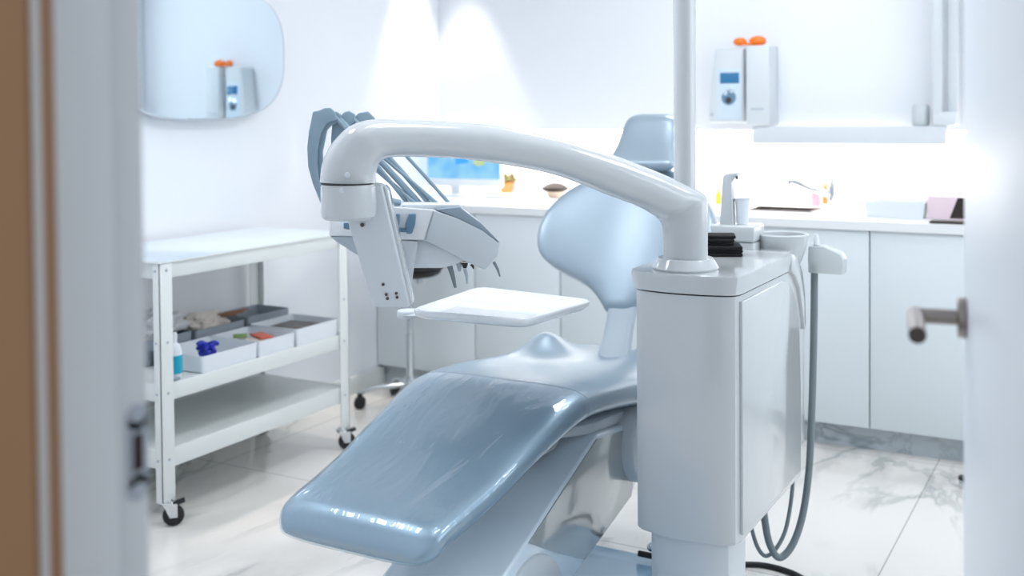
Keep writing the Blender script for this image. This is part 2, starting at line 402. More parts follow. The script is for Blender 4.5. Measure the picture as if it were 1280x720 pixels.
b = MB(); b.box((SX0-g, SY0-g, .9005), (SX1+g, SY0, .904)); b.box((SX0-g, SY1, .9005), (SX1+g, SY1+g, .906)); b.box((SX0-g, SY0-g, .9005), (SX0, SY1+g, .904)); b.box((SX1, SY0-g, .9005), (SX1+g, SY1+g, .904)); b.build('rim', 'steel', t)
# faucet
fp = onY(1041, 262, 4.90); fz = .9
t = thing('faucet', 'chrome mixer tap with long slanted spout at the right end of the sink', 'faucet', (fp.x, 4.9, fz))
MB().cyl((fp.x, 4.9, fz+.0005), .022, .1, bev=.003).build('body', 'chrome', t)
s1 = onY(990, 226, 4.84)
MB().tube([(fp.x, 4.9, fz+.05), onY(1015, 236, 4.86), s1, s1+Vector((-.012, 0, -.015))], [.016, .014, .013, .012], sm=5).build('spout', 'chrome', t)
MB().tube([(fp.x, 4.9, fz+.1), (fp.x+.012, 4.88, fz+.145)], [.014, .008]).build('lever', 'chrome', t)

# things on the worktop
def onW(x, y): return onY(x, y, 4.62)
p = onY(1020, 262, 4.93)
t = thing('soap_bottle', 'small pink soap bottle behind the sink beside the tap', 'bottle', (p.x, 4.93, .9))
MB().lathe((p.x, 4.93, .9), [(0, 0), (.024, 0), (.026, .01), (.026, .07), (.012, .088), (.01, .095), (0, .095)]).build('bottle', 'pink', t)
MB().cyl((p.x, 4.93, .9955), .011, .02, bev=.002).build('cap', 'offwhite', t)
p = onY(1034, 262, 5.04)
t = thing('orange_bottle', 'small orange bottle standing behind the tap', 'bottle', (p.x, 5.04, .9))
MB().lathe((p.x, 5.04, .9), [(0, 0), (.02, 0), (.022, .01), (.022, .08), (.01, .095), (0, .096)]).build('bottle', 'terracotta', t)
MB().cyl((p.x, 5.04, .9965), .009, .015, bev=.002).build('cap', 'offwhite', t)
p = onY(898, 258, 4.85)
t = thing('yellow_bottle', 'tiny yellow bottle on the worktop beside the white cup filler', 'bottle', (p.x, 4.85, .9))
MB().lathe((p.x, 4.85, .9), [(0, 0), (.013, 0), (.014, .005), (.014, .045), (.007, .055), (0, .056)]).build('bottle', 'yellow', t)
MB().cyl((p.x, 4.85, .957), .007, .015).build('cap', 'yellow', t)
# white tray box
a = onY(1079, 262, 4.50); c = onY(1156, 262, 4.50)
t = thing('storage_box', 'low white open storage box on the worktop right of the tap', 'box', ((a.x+c.x)/2, 4.6, .9))
def openbox(x0, x1, y0, y1, z, h, th, fl, m, name, par, base_m=None):
    b = MB(); cx, cyy = (x0+x1)/2, (y0+y1)/2
    def rc(z_, s, ins=0):
        hw, hd_ = (x1-x0)/2*s-ins, (y1-y0)/2*s-ins
        return [Vector((cx+u, cyy+v, z_)) for u, v in sup(60, hw, hd_, 22)]
    b.rings([rc(z, fl), rc(z+h, 1), rc(z+h, 1, th), rc(z+th, fl, th)])
    return b.build(name, m, par)
openbox(a.x, c.x, 4.5, 4.72, .9005, .062, .004, .93, 'offwhite', 'box_shell', t)
MB().box((a.x+.02, 4.53, .906), (c.x-.02, 4.69, .93), .003).build('folded_paper', 'paper', t)
a = onY(1159, 262, 4.52); c = onY(1222, 262, 4.52)
t = thing('printed_box', 'pale pink carton with a dark slanted panel on the worktop near the door', 'box', (a.x, 4.55, .9))
z0, z1 = .9005, onY(1180, 246, 4.52).z
MB().box((a.x, 4.52, z0), (c.x, 4.60, z1), .002).build('carton', mat('pale_pink_card', (226, 206, 214), .6), t)
k = onY(1187, 262, 4.519).x; k2 = onY(1197, 262, 4.519).x
MB().prism([(k, 4.5198, z0+.004), (c.x-.004, 4.5198, z0+.004), (c.x-.004, 4.5198, z1-.003), (k2, 4.5198, z1-.003)], (0, -.0008, 0)).build('dark_print', 'darkbrown', t)
a = onZ(1171, 273.5, .9)
t = MB().box((a.x, 4.335, .9005), (a.x+.16, 4.40, .909), .003).build('dark_case', 'darkbrown'); tag(t, 'flat dark case lying on the worktop edge near the door', 'case')
# monitor
YM = 4.78
A = onY(508, 225, YM); Bp = onY(625, 225, YM); zt = A.z+.25
t = thing('monitor', 'white-framed computer monitor with a light blue picture on the left end of the worktop', 'monitor', ((A.x+Bp.x)/2, YM+.05, .9))
zb_ = onY(565, 233, YM).z
MB().box((A.x-.004, YM, zb_), (Bp.x+.004, YM+.035, zt), .006).build('housing', 'offwhite', t)
zs = onY(565, 223, YM).z
scn = MB().box((A.x+.002, YM-.0012, zs), (Bp.x-.002, YM+.001, zt-.012)).build('screen', 'picture', t)
pb = onY(578, 202, YM); b = MB(); b.prism([(pb.x-.05, YM-.0013, pb.z+.05), (pb.x+.02, YM-.0013, pb.z+.04), (pb.x+.04, YM-.0013, pb.z-.005), (pb.x-.04, YM-.0013, pb.z-.015)], (0, -.0006, 0)); b.build('blue_patch', mat('screen_blue', (40, 120, 230), .4, emit=(40, 130, 240), estr=.9), scn)
pb = onY(598, 204, YM); b = MB(); b.prism([(pb.x-.035, YM-.0013, pb.z), (pb.x, YM-.0013, pb.z-.016), (pb.x+.04, YM-.0013, pb.z-.004), (pb.x+.03, YM-.0013, pb.z+.02), (pb.x-.02, YM-.0013, pb.z+.02)], (0, -.0006, 0)); b.build('olive_patch', mat('screen_olive', (150, 160, 110), .4, emit=(150, 170, 120), estr=.8), scn)
MB().box(((A.x+Bp.x)/2-.03, YM+.03, .9095), ((A.x+Bp.x)/2+.03, YM+.05, zb_+.1), .004).build('stand', 'offwhite', t)
MB().box(((A.x+Bp.x)/2-.11, YM-.05, .9005), ((A.x+Bp.x)/2+.11, YM+.1, .91), .004).build('foot', 'offwhite', t)
# pot
p = onZ(633, 241, .9)
t = thing('dried_plant', 'small orange pot with a brown dried plant right of the monitor', 'plant', (p.x, p.y, .9))
MB().lathe((p.x, p.y, .9), [(0, 0), (.028, 0), (.036, .05), (.036, .056), (.03, .056), (.028, .04), (0, .04)]).build('pot', 'terracotta', t)
b = MB()
for i in range(26):
    a = random.uniform(0, 6.28); r = random.uniform(.015, .045); q = Vector((p.x+.01+r*math.cos(a), p.y+r*math.sin(a), .9+random.uniform(.06, .1)))
    b.tube([(p.x, p.y, .939), q], [.002, .0015], 6); b.ball(q, .009, seg=5)
b.build('foliage', 'leaf', t)
# dark lid on cream bowl
p = onZ(694, 247, .9)
t = thing('lidded_bowl', 'cream bowl under a wide dark brown hat-shaped lid on the worktop', 'bowl', (p.x, p.y, .9))
MB().lathe((p.x, p.y, .9), [(0, 0), (.03, 0), (.042, .01), (.048, .032), (0, .034)]).build('bowl', 'cream', t)
MB().lathe((p.x, p.y, .9345), [(0, 0), (.055, 0), (.07, .01), (.068, .016), (.045, .032), (.02, .04), (0, .041)]).build('lid', 'darkbrown', t)
# low white things on the left of the counter
p = onZ(655, 248, .9)
tag(MB().box((p.x-.2, p.y-.05, .9005), (p.x+.1, p.y+.05, .915), .004).build('keyboard', 'offwhite'), 'white keyboard lying on the worktop in front of the monitor end', 'keyboard')

# ------------------------------------------------------------------ x-ray unit on the back wall
t = thing('x_ray_unit', 'wall-mounted white dental x-ray unit with blue display and long folding arm', 'x-ray unit', (-1.6, YB, 1.4))
YX = 4.79
a = onY(888, 62, YX); c = onY(929, 152, YX)
b = MB(); tt = (.5, 1.0)
# slightly tapered, leaning-sided control housing
pl = [onY(893, 60, YX), onY(929, 60, YX), onY(930, 154, YX), onY(885, 154, YX), onY(885, 135, YX)]
b.prism(pl, (0, YB-YX, 0), .012, 3); ctl = b.build('control_panel', 'plastic2', t)
f0 = onY(896, 86, YX); f1 = onY(927, 149, YX); MB().box((f0.x, YX-.0015, f1.z), (f1.x, YX+.002, f0.z), .0008).build('faceplate', mat('pale_blue_plate', (206, 222, 234), .4), ctl)
p0 = onY(900, 91, YX-.001); p1 = onY(924, 104, YX-.001)
MB().box((p0.x, YX-.003, p1.z), (p1.x, YX+.002, p0.z), .001).build('display', 'screenb', ctl)
pc = onY(911, 122, YX)
MB().cyl((pc.x, YX+.002, pc.z), .034, .004, ax=(0, -1, 0)).build('keypad', 'pad', ctl)
MB().cyl((pc.x, YX-.001, pc.z-.012), .014, .004, ax=(0, -1, 0)).build('dark_button', 'darksteel', ctl)
for q in (onY(907, 116, YX), onY(915, 113, YX)): MB().cyl((q.x, YX-.001, q.z), .012, .006, ax=(0, -1, 0)).build('button', 'mirror', ctl)
q = onY(890, 143, YX); MB().cyl((q.x, YX+.002, q.z), .009, .004, ax=(0, -1, 0)).build('key_switch', 'greypl', ctl)
YX2 = 4.76
a = onY(932, 57, YX2); c = onY(962, 157, YX2)
cov = MB().box((a.x, YX2, c.z), (c.x, YB, a.z), .008).build('tube_cover', 'plastic2', t)
q = onY(947, 136, YX2); MB().box((q.x-.03, YX2-.001, q.z-.006), (q.x+.03, YX2+.001, q.z+.004), .0004).build('maker_mark', 'greypl', cov, label='faint grey strip of lettering')
a = onY(940, 158, 4.77); c = onY(1183, 181, 4.77)
MB().box((a.x, 4.77, a.z-.077), (c.x, 4.87, a.z), .006).build('extension_arm', 'plastic2', t)
e = onY(1150, 158, 4.8)
MB().cyl((e.x, 4.82, a.z), .035, .09, bev=.01).build('swivel_joint', 'frost', t)
for x0, x1, yy in ((1166, 1179, 4.80), (1184, 1199, 4.84)):
    u = onY(x0, 80, yy).x; v = onY(x1, 80, yy).x
    MB().box((u, yy-.03, a.z if x0 < 1180 else a.z+.03), (v, yy+.03, 2.15), .01).build('folding_arm', 'plastic2', t)
MB().box((onY(1166, 80, 4.8).x, 4.77, a.z), (onY(1199, 80, 4.84).x, 4.87, a.z+.06), .012).build('arm_knuckle', 'plastic2', t)
MB().cyl((onY(1183, 80, 4.8).x, 4.86, 2.13), .055, .09, ax=(0, -1, 0), bev=.01).build('arm_knuckle', 'plastic2', t)
# orange goggles
zg = onY(932, 57, YX2).z
t = thing('orange_goggles', 'bright orange two-lobed goggles resting on top of the white wall unit', 'goggles', (onY(938, 57, 4.8).x, 4.81, zg))
for xx, r in ((925, .9), (947, 1.15)):
    q = onY(xx, 55, 4.81); MB().ball((q.x, 4.81, zg+.021), .034*r, (1, .7, .62), 10).build('lens', 'orange', t)
q = onY(935, 55, 4.8); MB().box((q.x-.025, 4.79, zg+.004), (q.x+.025, 4.83, zg+.014), .003).build('bridge', 'orange', t)

# ------------------------------------------------------------------ white trolley
TX0, TX1, TY0, TY1 = -3.15, -2.68, 2.462, 3.43
t = thing('utility_trolley', 'white steel three-shelf trolley on black casters against the left wall', 'trolley', ((TX0+TX1)/2, (TY0+TY1)/2, 0))
def shelf(z0, z1, name):
    b = MB(); i = .006
    b.box((TX0+.008, TY0+.008, z0), (TX1-.008, TY0+.018, z1), .002); b.box((TX0+.008, TY1-.018, z0), (TX1-.008, TY1-.008, z1), .002)
    b.box((TX0+.008, TY0+.008, z0), (TX0+.018, TY1-.008, z1), .002); b.box((TX1-.018, TY0+.008, z0), (TX1-.006, TY1-.008, z1), .002)
    return b
b = shelf(.805, .86, 'x'); b.box((TX0-.004, TY0-.004, .856), (TX1+.004, TY1+.004, .862), .002); b.build('top_panel', 'trolley', t)
MB().box((TX0, TY0, .8622), (TX1, TY1, .8635), .0004).build('top_sheet', 'toppanel', t, label='thin pale grey-blue top sheet')  # thin sheet on the top panel, greyer and bluer than the frame
b = shelf(.408, .463, 'x'); b.box((TX0+.008, TY0+.008, .452), (TX1-.008, TY1-.008, .460)); b.build('shelf', 'trolley', t)
b = shelf(.19, .252, 'x'); b.box((TX0+.008, TY0+.008, .24), (TX1-.008, TY1-.008, .249)); b.build('shelf', 'trolley', t)
def caster(x, y, par, r=.036, rz=.5, brk=True):
    d1 = Vector((math.cos(rz), math.sin(rz), 0)); n1 = Vector((-d1.y, d1.x, 0)); off = d1*.018
    f = MB(); f.cyl((x, y, r*2+.008), .017, .012, 20); f.cyl((x, y, r*2+.004), .022, .008, 20)
    for s in (-1, 1):
        o = Vector((x, y, 0))+n1*s*.0145
        f.prism([o+d1*-.014+Vector((0, 0, r*2+.006)), o+d1*.03+Vector((0, 0, r*2+.006)), o+off+d1*.012+Vector((0, 0, r-.004)), o+off-d1*.012+Vector((0, 0, r-.004))], n1*s*.003)
    fo = f.build('caster', 'chrome', par)
    w = MB(); c = Vector((x, y, r))+off-n1*.011
    w.lathe(c, [(0, 0), (.014, 0), (.016, .003), (r-.004, .001), (r-.001, .004), (r, .011), (r-.001, .018), (r-.004, .021), (.016, .019), (.014, .022), (0, .022)], 28, n1); w.build('wheel', 'black', fo)
    if brk:
        k = MB(); k.box((-.02, -.014, -.005), (.02, .014, .005), .003, Matrix.Rotation(rz, 3, 'Z') @ Matrix.Rotation(-.3, 3, 'Y'))
        for v in k.bm.verts: v.co += Vector((x, y, r*2+.006))+d1*.035
        k.build('brake_pedal', 'black', fo)
for (x, y, sx, sy) in ((TX1, TY0, -1, 1), (TX1, TY1, -1, -1), (TX0, TY0, 1, 1), (TX0, TY1, 1, -1)):
    wx, wy, zl = .030, .054, .084
    b = MB()
    b.box((min(x, x+sx*wx), min(y, y+sy*.004), zl), (max(x, x+sx*wx), max(y, y+sy*.004), .856), .001); b.box((min(x, x+sx*.004), min(y, y+sy*wy), zl), (max(x, x+sx*.004), max(y, y+sy*wy), .856), .001)
    b.box((min(x, x+sx*wx), min(y, y+sy*wy), zl-.002), (max(x, x+sx*wx), max(y, y+sy*wy), zl+.002))
    lg = b.build('leg', 'trolley', t)
    for z in (.833, .60, .435, .22):
        MB().cyl((x, y+sy*.03, z), .0045, .0025, 12, (-sx, 0, 0)).build('bolt', 'greypl', lg)
        MB().cyl((x+sx*.018, y, z), .0045, .0025, 12, (0, -sy, 0)).build('bolt', 'greypl', lg)
    caster(x+sx*.014, y+sy*.032, t, r=.0345, rz=.85)
# trays on the middle shelf
zs = .4635
def organizer(x0, x1, y0, y1, h, m, label):
    t = thing('organizer_tray', label, 'tray', ((x0+x1)/2, (y0+y1)/2, zs), group='organizer trays on the trolley shelf')
    o = openbox(x0, x1, y0, y1, zs, h, .003, .985, m, 'tray_shell', t)
    return t
organizer(-2.93, -2.692, 2.655, 2.925, .055, 'offwhite', 'white organizer tray holding a blue glove, nearest the bottle on the trolley')
organizer(-2.93, -2.692, 2.93, 3.125, .055, 'offwhite', 'middle white organizer tray at the trolley front, filled with small packets')
organizer(-2.93, -2.692, 3.135, 3.385, .062, 'offwhite', 'taller white organizer tray at the far right end of the trolley shelf')
organizer(-3.12, -2.945, 2.52, 2.86, .085, 'greybox', 'grey organizer tray under crumpled plastic at the back of the trolley shelf')
organizer(-3.12, -2.945, 2.875, 3.13, .080, 'greybox', 'grey organizer tray with brown strips at the back of the trolley shelf')
organizer(-3.12, -2.945, 3.145, 3.385, .085, 'greybox', 'grey organizer tray in the far back corner of the trolley shelf')
# glove
b = MB(); c0 = Vector((-2.79, 2.775, zs+.042)); b.ball(c0+Vector((0, 0, -.003)), .028, (1.1, 1.2, .7), 8)
for i in range(7):
    a = i*.9; q = c0+Vector((math.cos(a)*.035, math.sin(a)*.042, random.uniform(.005, .04))); b.tube([c0, (c0+q)/2+Vector((0, 0, .014)), q], [.014, .012, .006], 8, sm=3)
tag(b.build('nitrile_glove', 'glove'), 'crumpled dark blue glove lying in the front white organizer tray', 'glove')
# crumpled plastic
def crumple(c, r, sc, m, name, label, cat, amp=.35):
    t_ = bmesh.new(); bmesh.ops.create_icosphere(t_, subdivisions=4, radius=r)
    from mathutils import noise
    for v in t_.verts:
        k = 1+amp*noise.noise(v.co*22+Vector(c)*9)+amp*.6*noise.noise(v.co*60)
        v.co = Vector((v.co.x*sc[0]*k, v.co.y*sc[1]*k, v.co.z*sc[2]*k))+Vector(c)
    b = MB(); b.join(t_); return tag(b.build(name, m, ang=20), label, cat)
crumple((-3.03, 2.72, zs+.115), .105, (.7, 1.4, .55), mat('milky_bag', (205, 205, 208), .3), 'plastic_bag', 'crumpled pale plastic bag heaped at the back left of the trolley shelf', 'bag')
crumple((-3.03, 2.985, zs+.085), .078, (.8, 1.3, .5), 'paper', 'paper_heap', 'crumpled pinkish paper in the middle back tray of the trolley', 'paper')
def packet(x, y, z, sx, sy, a, m, label, name='packet'):
    b = MB(); b.box((x-sx/2, y-sy/2, z), (x+sx/2, y+sy/2, z+(.025 if name == 'gauze_wad' else .008)), .002, Matrix.Rotation(a, 3, 'Z')); return tag(b.build(name, m), label, 'packet')
packet(-2.82, 3.0, zs+.030, .15, .10, .3, 'paper', 'pale packet in the middle front tray of the trolley')
packet(-2.80, 3.06, zs+.039, .10, .05, -.4, mat('red_print', (214, 110, 90), .6), 'small red and white packet in the middle front tray')
packet(-2.84, 2.99, zs+.048, .05, .04, .8, mat('green_print', (120, 150, 90), .6), 'tiny green packet in the middle front tray')
packet(-2.82, 3.0, zs+.004, .17, .15, 0, 'offwhite', 'thick white wad of gauze under the packets in the middle front tray', 'gauze_wad')
packet(-2.82, 3.26, zs+.036, .16, .18, .05, 'darksteel', 'dark sheet lying in the far right front tray of the trolley')
for i in range(3):
    b = MB(); b.box((-.07, -.009, 0), (.07, .009, .006), .001, Matrix.Rotation(.9+i*.25, 3, 'Z'))
    for v in b.bm.verts: v.co += Vector((-3.0+.01*i, 3.04+.03*i, zs+.1+.004*i))
    tag(b.build('card_strip', 'brownstuff'), ['lowest brown card strip across the grey trays', 'middle brown card strip across the grey trays', 'topmost brown card strip across the grey trays'][i], 'strip', 'brown card strips on the trolley')
# bottle
bx_, by_ = onZ(220, 473, .4635).x-.01, onZ(220, 473, .4635).y
t = thing('spray_bottle', 'white bottle with a teal label at the left end of the trolley shelf', 'bottle', (bx_, by_, zs))
MB().lathe((bx_, by_, zs), [(0, 0), (.026, 0), (.028, .004), (.028, .09), (.022, .108), (.012, .118), (.012, .128), (0, .128)]).build('bottle', 'offwhite', t)
MB().lathe((bx_, by_, zs+.018), [(.0283, 0), (.0288, .0), (.0288, .06), (.0283, .06)]).build('label_band', 'teal', t)
MB().lathe((bx_, by_, zs+.1285), [(0, 0), (.013, 0), (.012, .022), (0, .024)]).build('cap', 'offwhite', t)
packet(-2.71, 2.545, zs, .03, .03, .2, 'greybox', 'small clear tag beside the white bottle on the trolley', 'small_tag')

# ------------------------------------------------------------------ stool in the corner
sb = Vector((-2.86, 4.12, 0)); q = onZ(513, 490, .0); q = onY(513, 480, 4.05); sb = Vector((q.x, 4.05, 0))
t = thing('stool', 'round swivel stool with chrome column and five-legged caster base in the corner', 'stool', sb)
b = MB(); b.cyl(sb+Vector((0, 0, .06)), .03, .075, bev=.004)
b.cyl(sb+Vector((0, 0, .13)), .018, .2); hub = b.build('hub', 'chrome', t)
MB().cyl(sb+Vector((0, 0, .33)), .0135, .265, 20).build('gas_lift', 'chrome', t)
for k in range(5):
    a = 3.75+k*2*PI/5; dd = Vector((math.cos(a), math.sin(a), 0))
    MB().tube([sb+dd*.02+Vector((0, 0, .105)), sb+dd*.15+Vector((0, 0, .092)), sb+dd*.235+Vector((0, 0, .07))], [.02, .017, .014], 12, r2=[.014, .012, .009]).build('leg', 'chrome', t)
    cc = sb+dd*.228
    b = MB(); n1 = Vector((-dd.y, dd.x, 0))
    for s in (-1, 1): b.cyl(cc+n1*s*.014-n1*.009+Vector((0, 0, .0265)), .0265, .018, 20, n1, bev=.003)
    b.cyl(cc+Vector((0, 0, .03)), .011, .042, 12); b.build('caster', 'black', t)
MB().lathe(sb+Vector((0, 0, .592)), [(0, 0), (.06, 0), (.12, .006), (.14, .016), (.15, .034), (0, .036)], 32).build('seat_plate', 'black', t)
MB().lathe(sb+Vector((0, 0, .6285)), [(0, 0), (.15, 0), (.17, .012), (.175, .035), (.165, .055), (.13, .064), (0, .066)], 40).build('seat', 'black', t)
MB().box(sb+Vector((.05, -.03, .57)), sb+Vector((.075, -.0, .594)), .003).build('lift_lever', 'chrome', t)

# ------------------------------------------------------------------ dental chair
CX = -1.42
chair = thing('dental_chair', 'silver-blue upholstered dental chair with long leg rest, waisted backrest and headrest', 'dental chair', (CX, 2.5, 0))
topz = [(1.80, .462), (1.86, .488), (1.95, .507), (2.05, .53), (2.18, .571), (2.32, .612), (2.42, .634), (2.52, .636), (2.68, .618), (2.85, .590), (3.0, .572), (3.15, .562), (3.35, .558)]
widt = [(1.80, .205), (1.95, .215), (2.2, .235), (2.42, .252), (2.7, .262), (2.9, .262), (3.05, .25), (3.2, .22), (3.33, .16)]
thk = [(1.80, .072), (2.0, .078), (2.3, .09), (2.5, .098), (2.8, .10), (3.35, .09)]
def seat_section(y, shrink, th=None, grow=0, dz=0, n=72, ox=0):
    w = sinterp(widt, y)*1.0 - shrink*.05 + grow; h = sinterp(thk, y)*(1-shrink)/2+grow; zc = sinterp(topz, y)-sinterp(thk, y)/2 - shrink*.004
    pts = []
    for (u, v) in sup(n, w, h, 3.6):
        z = zc+v
        if v > 0:
            f = u/w
            edge = math.exp(-((abs(f)-.80)/.28)**2)
            k = min(1, max(0, (y-2.5)/.35))*min(1, max(0, (3.3-y)/.2))
            z += .018*k*edge*(v/h)
            z += .030*math.exp(-((abs(u)-.185)/.06)**2-((y-3.05)/.075)**2)*(v/h) + .036*math.exp(-((abs(u)-.17)/.10)**2-((y-3.05)/.15)**2)*(v/h)
            z -= .010*(1-f*f)*(v/h)*(1 if y > 2.5 else .35)
        pts.append(Vector((CX+u+ox, y, z+dz)))
    return pts
def seat_loft(y0, y1, n, grow=0, closed=(True, True)):
    R = []
    rd = .05
    ys = []
    if closed[0]:
        for k in range(7):
            a = k/7*PI/2; ys.append((y0+rd*(1-math.sin(a)), 1-math.cos(PI/2-a)*1.0))
        ys = [(y0+rd*(1-math.cos(k/8*PI/2)), 1-math.sin(k/8*PI/2)) for k in range(1, 8)]
    a0 = y0+rd if closed[0] else y0; a1 = y1-rd if closed[1] else y1
    ys += [(a0+(a1-a0)*k/n, 0) for k in range(n+1)]
    if closed[1]: ys += [(y1-rd*(1-math.cos(k/8*PI/2)), 1-math.sin(k/8*PI/2)) for k in range(7, 0, -1)]
    for (y, s) in ys:
        R.append(seat_section(y, s, grow=grow))
    return R
b = MB(); b.rings(seat_loft(1.80, 3.33, 70)); seat = b.build('seat_cushion', 'vinyl', chair, ang=60)
# seams
b = MB()
for ysm in (2.455,):
    pts = [p+Vector((0, 0, .0008)) for p in seat_section(ysm, 0)]
    pts = [p for p in pts]; b.tube([p-Vector((0, 0, .0010)) for p in pts]+[pts[0]-Vector((0, 0, .0010))], .0011, 6)
b.build('seam', 'vinyl', seat)
# white underseat shell
b = MB(); R = []
for y, w, z0, z1 in ((2.42, .10, .515, .53), (2.46, .17, .49, .53), (2.58, .205, .468, .525), (2.8, .21, .45, .51), (3.1, .19, .44, .49), (3.28, .13, .455, .485)):
    zc = (z0+z1)/2; R.append([Vector((CX+u, y, zc+v)) for u, v in sup(32, w, (z1-z0)/2, 4)])
b.rings(R); b.build('underseat_shell', 'plastic2', chair)
b = MB(); R = []
for y, w, z0, z1 in ((2.33, .13, .485, .51), (2.38, .15, .455, .50), (2.47, .15, .452, .50), (2.53, .14, .47, .50)):
    R.append([Vector((CX+u, y, (z0+z1)/2+v)) for u, v in sup(28, w, (z1-z0)/2, 4)])
b.rings(R); b.build('legrest_hinge_cover', 'plastic2', chair)
# lift arm: wide inclined casing
XA, XBb = -1.485, -1.20
prof = [(1.62, .125), (1.70, .150), (2.193, .339), (2.575, .485), (2.80, .46), (2.90, .40), (2.86, .30), (2.80, .248), (2.491, .177), (2.30, .12), (1.66, .06)]
b = MB(); b.prism([(XA, y, z) for y, z in prof], (XBb-XA, 0, 0), .008, 3); lift = b.build('lift_arm', 'liftp', chair)
sidep = [(2.193, .332), (2.568, .474), (2.76, .45), (2.83, .36), (2.795, .254), (2.491, .184), (2.34, .255)]
b = MB(); b.prism([(XBb-.001, y, z) for y, z in sidep], (.004, 0, 0), .001); b.build('side_panel', 'liftside', lift, label='grey polished side panel of the lift arm')
# pivot drum on the lower right
b = MB(); b.cyl((XBb-.02, 2.20, .13), .165, .03, 64, (1, 0, 0), bev=.006); b.build('pivot_drum', 'plastic2', chair)
b = MB(); b.cyl((-1.235, 2.84, .40), .115, .075, 48, (1, 0, 0), bev=.01); b.build('pivot_drum', 'plastic2', chair)
# base plate
b = MB(); b.box((-1.62, 1.62, 0), (-.80, 2.905, .05), .012); b.build('base_plate', 'base', chair)
b = MB(); b.box((-1.55, 1.68, .045), (-.84, 2.80, .068), .01); b.build('base_cover', 'base', chair)
# hardware by the pedestal
b = MB(); q0 = onZ(800, 692, .075); b.tube([q0+Vector((-.004, 0, 0)), q0+Vector((.10, 0, 0))], .0085, 16); hw = b.build('foot_pedal_socket', 'black', chair)
b = MB(); b.ball(q0+Vector((.03, .012, .02)), .013, seg=8); b.build('chrome_cap', 'chrome', hw)
# back support post
def bp_(u, z, off=0): return Vector((CX+u, 3.165+.48*(z-.6)+off*.9, z-off*.43))
b = MB(); R = []
for z, w, th in ((.50, .05, .03), (.555, .052, .03), (.60, .047, .024), (.66, .045, .022), (.72, .05, .022), (.76, .055, .02)):
    R.append([bp_(u+.012, z, v+.012) for u, v in sup(28, w, th, 4)])
b.rings(R); b.build('back_support', 'greypl', chair, label='plain grey post carrying the backrest')
# backrest
bw = [(.685, .050), (.70, .057), (.72, .074), (.74, .097), (.758, .125), (.772, .158), (.784, .196), (.795, .228), (.81, .262), (.83, .288), (.86, .303), (.90, .309), (.93, .305), (.97, .293), (1.02, .262), (1.06, .222), (1.10, .165), (1.13, .115), (1.15, .085)]
def back_shape(grow, off, th, z0, z1, mname, name, n=70):
    R = []; N = n
    for i in range(N+1):
        s = i/N; z = z0+(z1-z0)*s
        w = sinterp(bw, z)+grow; t_ = th
        e = 0
        for zz, rr in ((z-z0, .03), (z1-z, .04)):
            if zz < rr: k = math.sqrt(max(0, 1-(1-zz/rr)**2)); t_ *= max(.25, k); w *= (.82+.18*k)
        pts = []
        for u, v in sup(56, w, t_, 2.5):
            f = u/.30
            pts.append(bp_(u, z, v+off-.055*f*f+.012*math.cos(f*2)))
        R.append(pts)
    b = MB(); b.rings(R); return b.build(name, mname, chair, ang=60)
back_shape(0, .0, .032, .685, 1.15, 'vinyl', 'backrest')
back_shape(.004, .04, .02, .74, 1.14, 'plastic2', 'backrest_shell')
# headrest
hwid = [(1.10, .108), (1.13, .112), (1.16, .107), (1.20, .099), (1.24, .095), (1.275, .088), (1.295, .078), (1.31, .055)]
R = []
for i in range(31):
    z = 1.11+.20*i/30; k = 1
    for zz, rr in ((z-1.11, .03), (1.31-z, .035)):
        if zz < rr: k = min(k, math.sqrt(max(0.0, 1-(1-zz/rr)**2)))
    R.append([bp_(u*1.06+.020, z, v*max(k, .12)-.012*(u/.1)**2-.022-.030*(max(0, (1.26-z)/.15))**2) for u, v in sup(48, sinterp(hwid, z)*(.85+.15*k), .034, 2.6)])
b = MB(); b.rings(R); b.build('headrest', 'vinyl', chair, ang=60)
MB().tube([bp_(.008, 1.02, .05), bp_(.008, 1.15, .045), bp_(.008, 1.2, .015)], .02, 16, r2=.008).build('headrest_stem', 'chrome', chair)
# plastic cover over the leg rest
R = seat_loft(1.797, 2.44, 50, grow=.0018, closed=(True, False))
b = MB(); b.rings(R, cap=False)
cv = b.build('protective_cover', 'film', None, ang=60); tag(cv, 'clear wrinkled plastic sleeve pulled over the foot end of the chair leg rest', 'cover')

# ------------------------------------------------------------------ dental unit
U0, U1, V0 = -1.006, -.755, 2.357
unit = thing('dental_unit', 'white dental unit column with rinsing bowl, curved white arm, instrument head and tray', 'dental unit', ((U0+U1)/2, 2.6, 0))
# plan outline: bowed front
def plan(g=0, bow=.018, V1=2.915, rc=.035):
    o = []
    x0, x1 = U0-g, U1+g; y0 = V0-g
    n = 10
    # front bow from left to right
    pts = []
    for k in range(n+1):
        s = k/n; x = x0+rc*.6+(x1-x0-rc*1.2)*s; y = y0-bow*(1-(2*s-1)**2)
        pts.append((x, y))
    o += [(x0, y0+rc), (x0+.3*rc*.6, y0+.35*rc)] + pts + [(x1-.3*rc*.6, y0+.35*rc), (x1, y0+rc)]
    o += [(x1, V1+g), (x0, V1+g)]
    return o
za = .915
# body: bottom slopes along the length as on the photo
P = plan()
def zbot(y): return .352+.0*(y-V0)
b = MB(); vsb = []
body_top = za-.004
R0 = [Vector((x, y, .352)) for x, y in P]; R1 = [Vector((x, y, body_top)) for x, y in P]
b.rings([[Vector((x*.985+.015*(U0+U1)/2, y*.99+.01*2.6, .346)) for x, y in P], R0, R1]); body = b.build('cabinet', 'plastic', unit, ang=25)
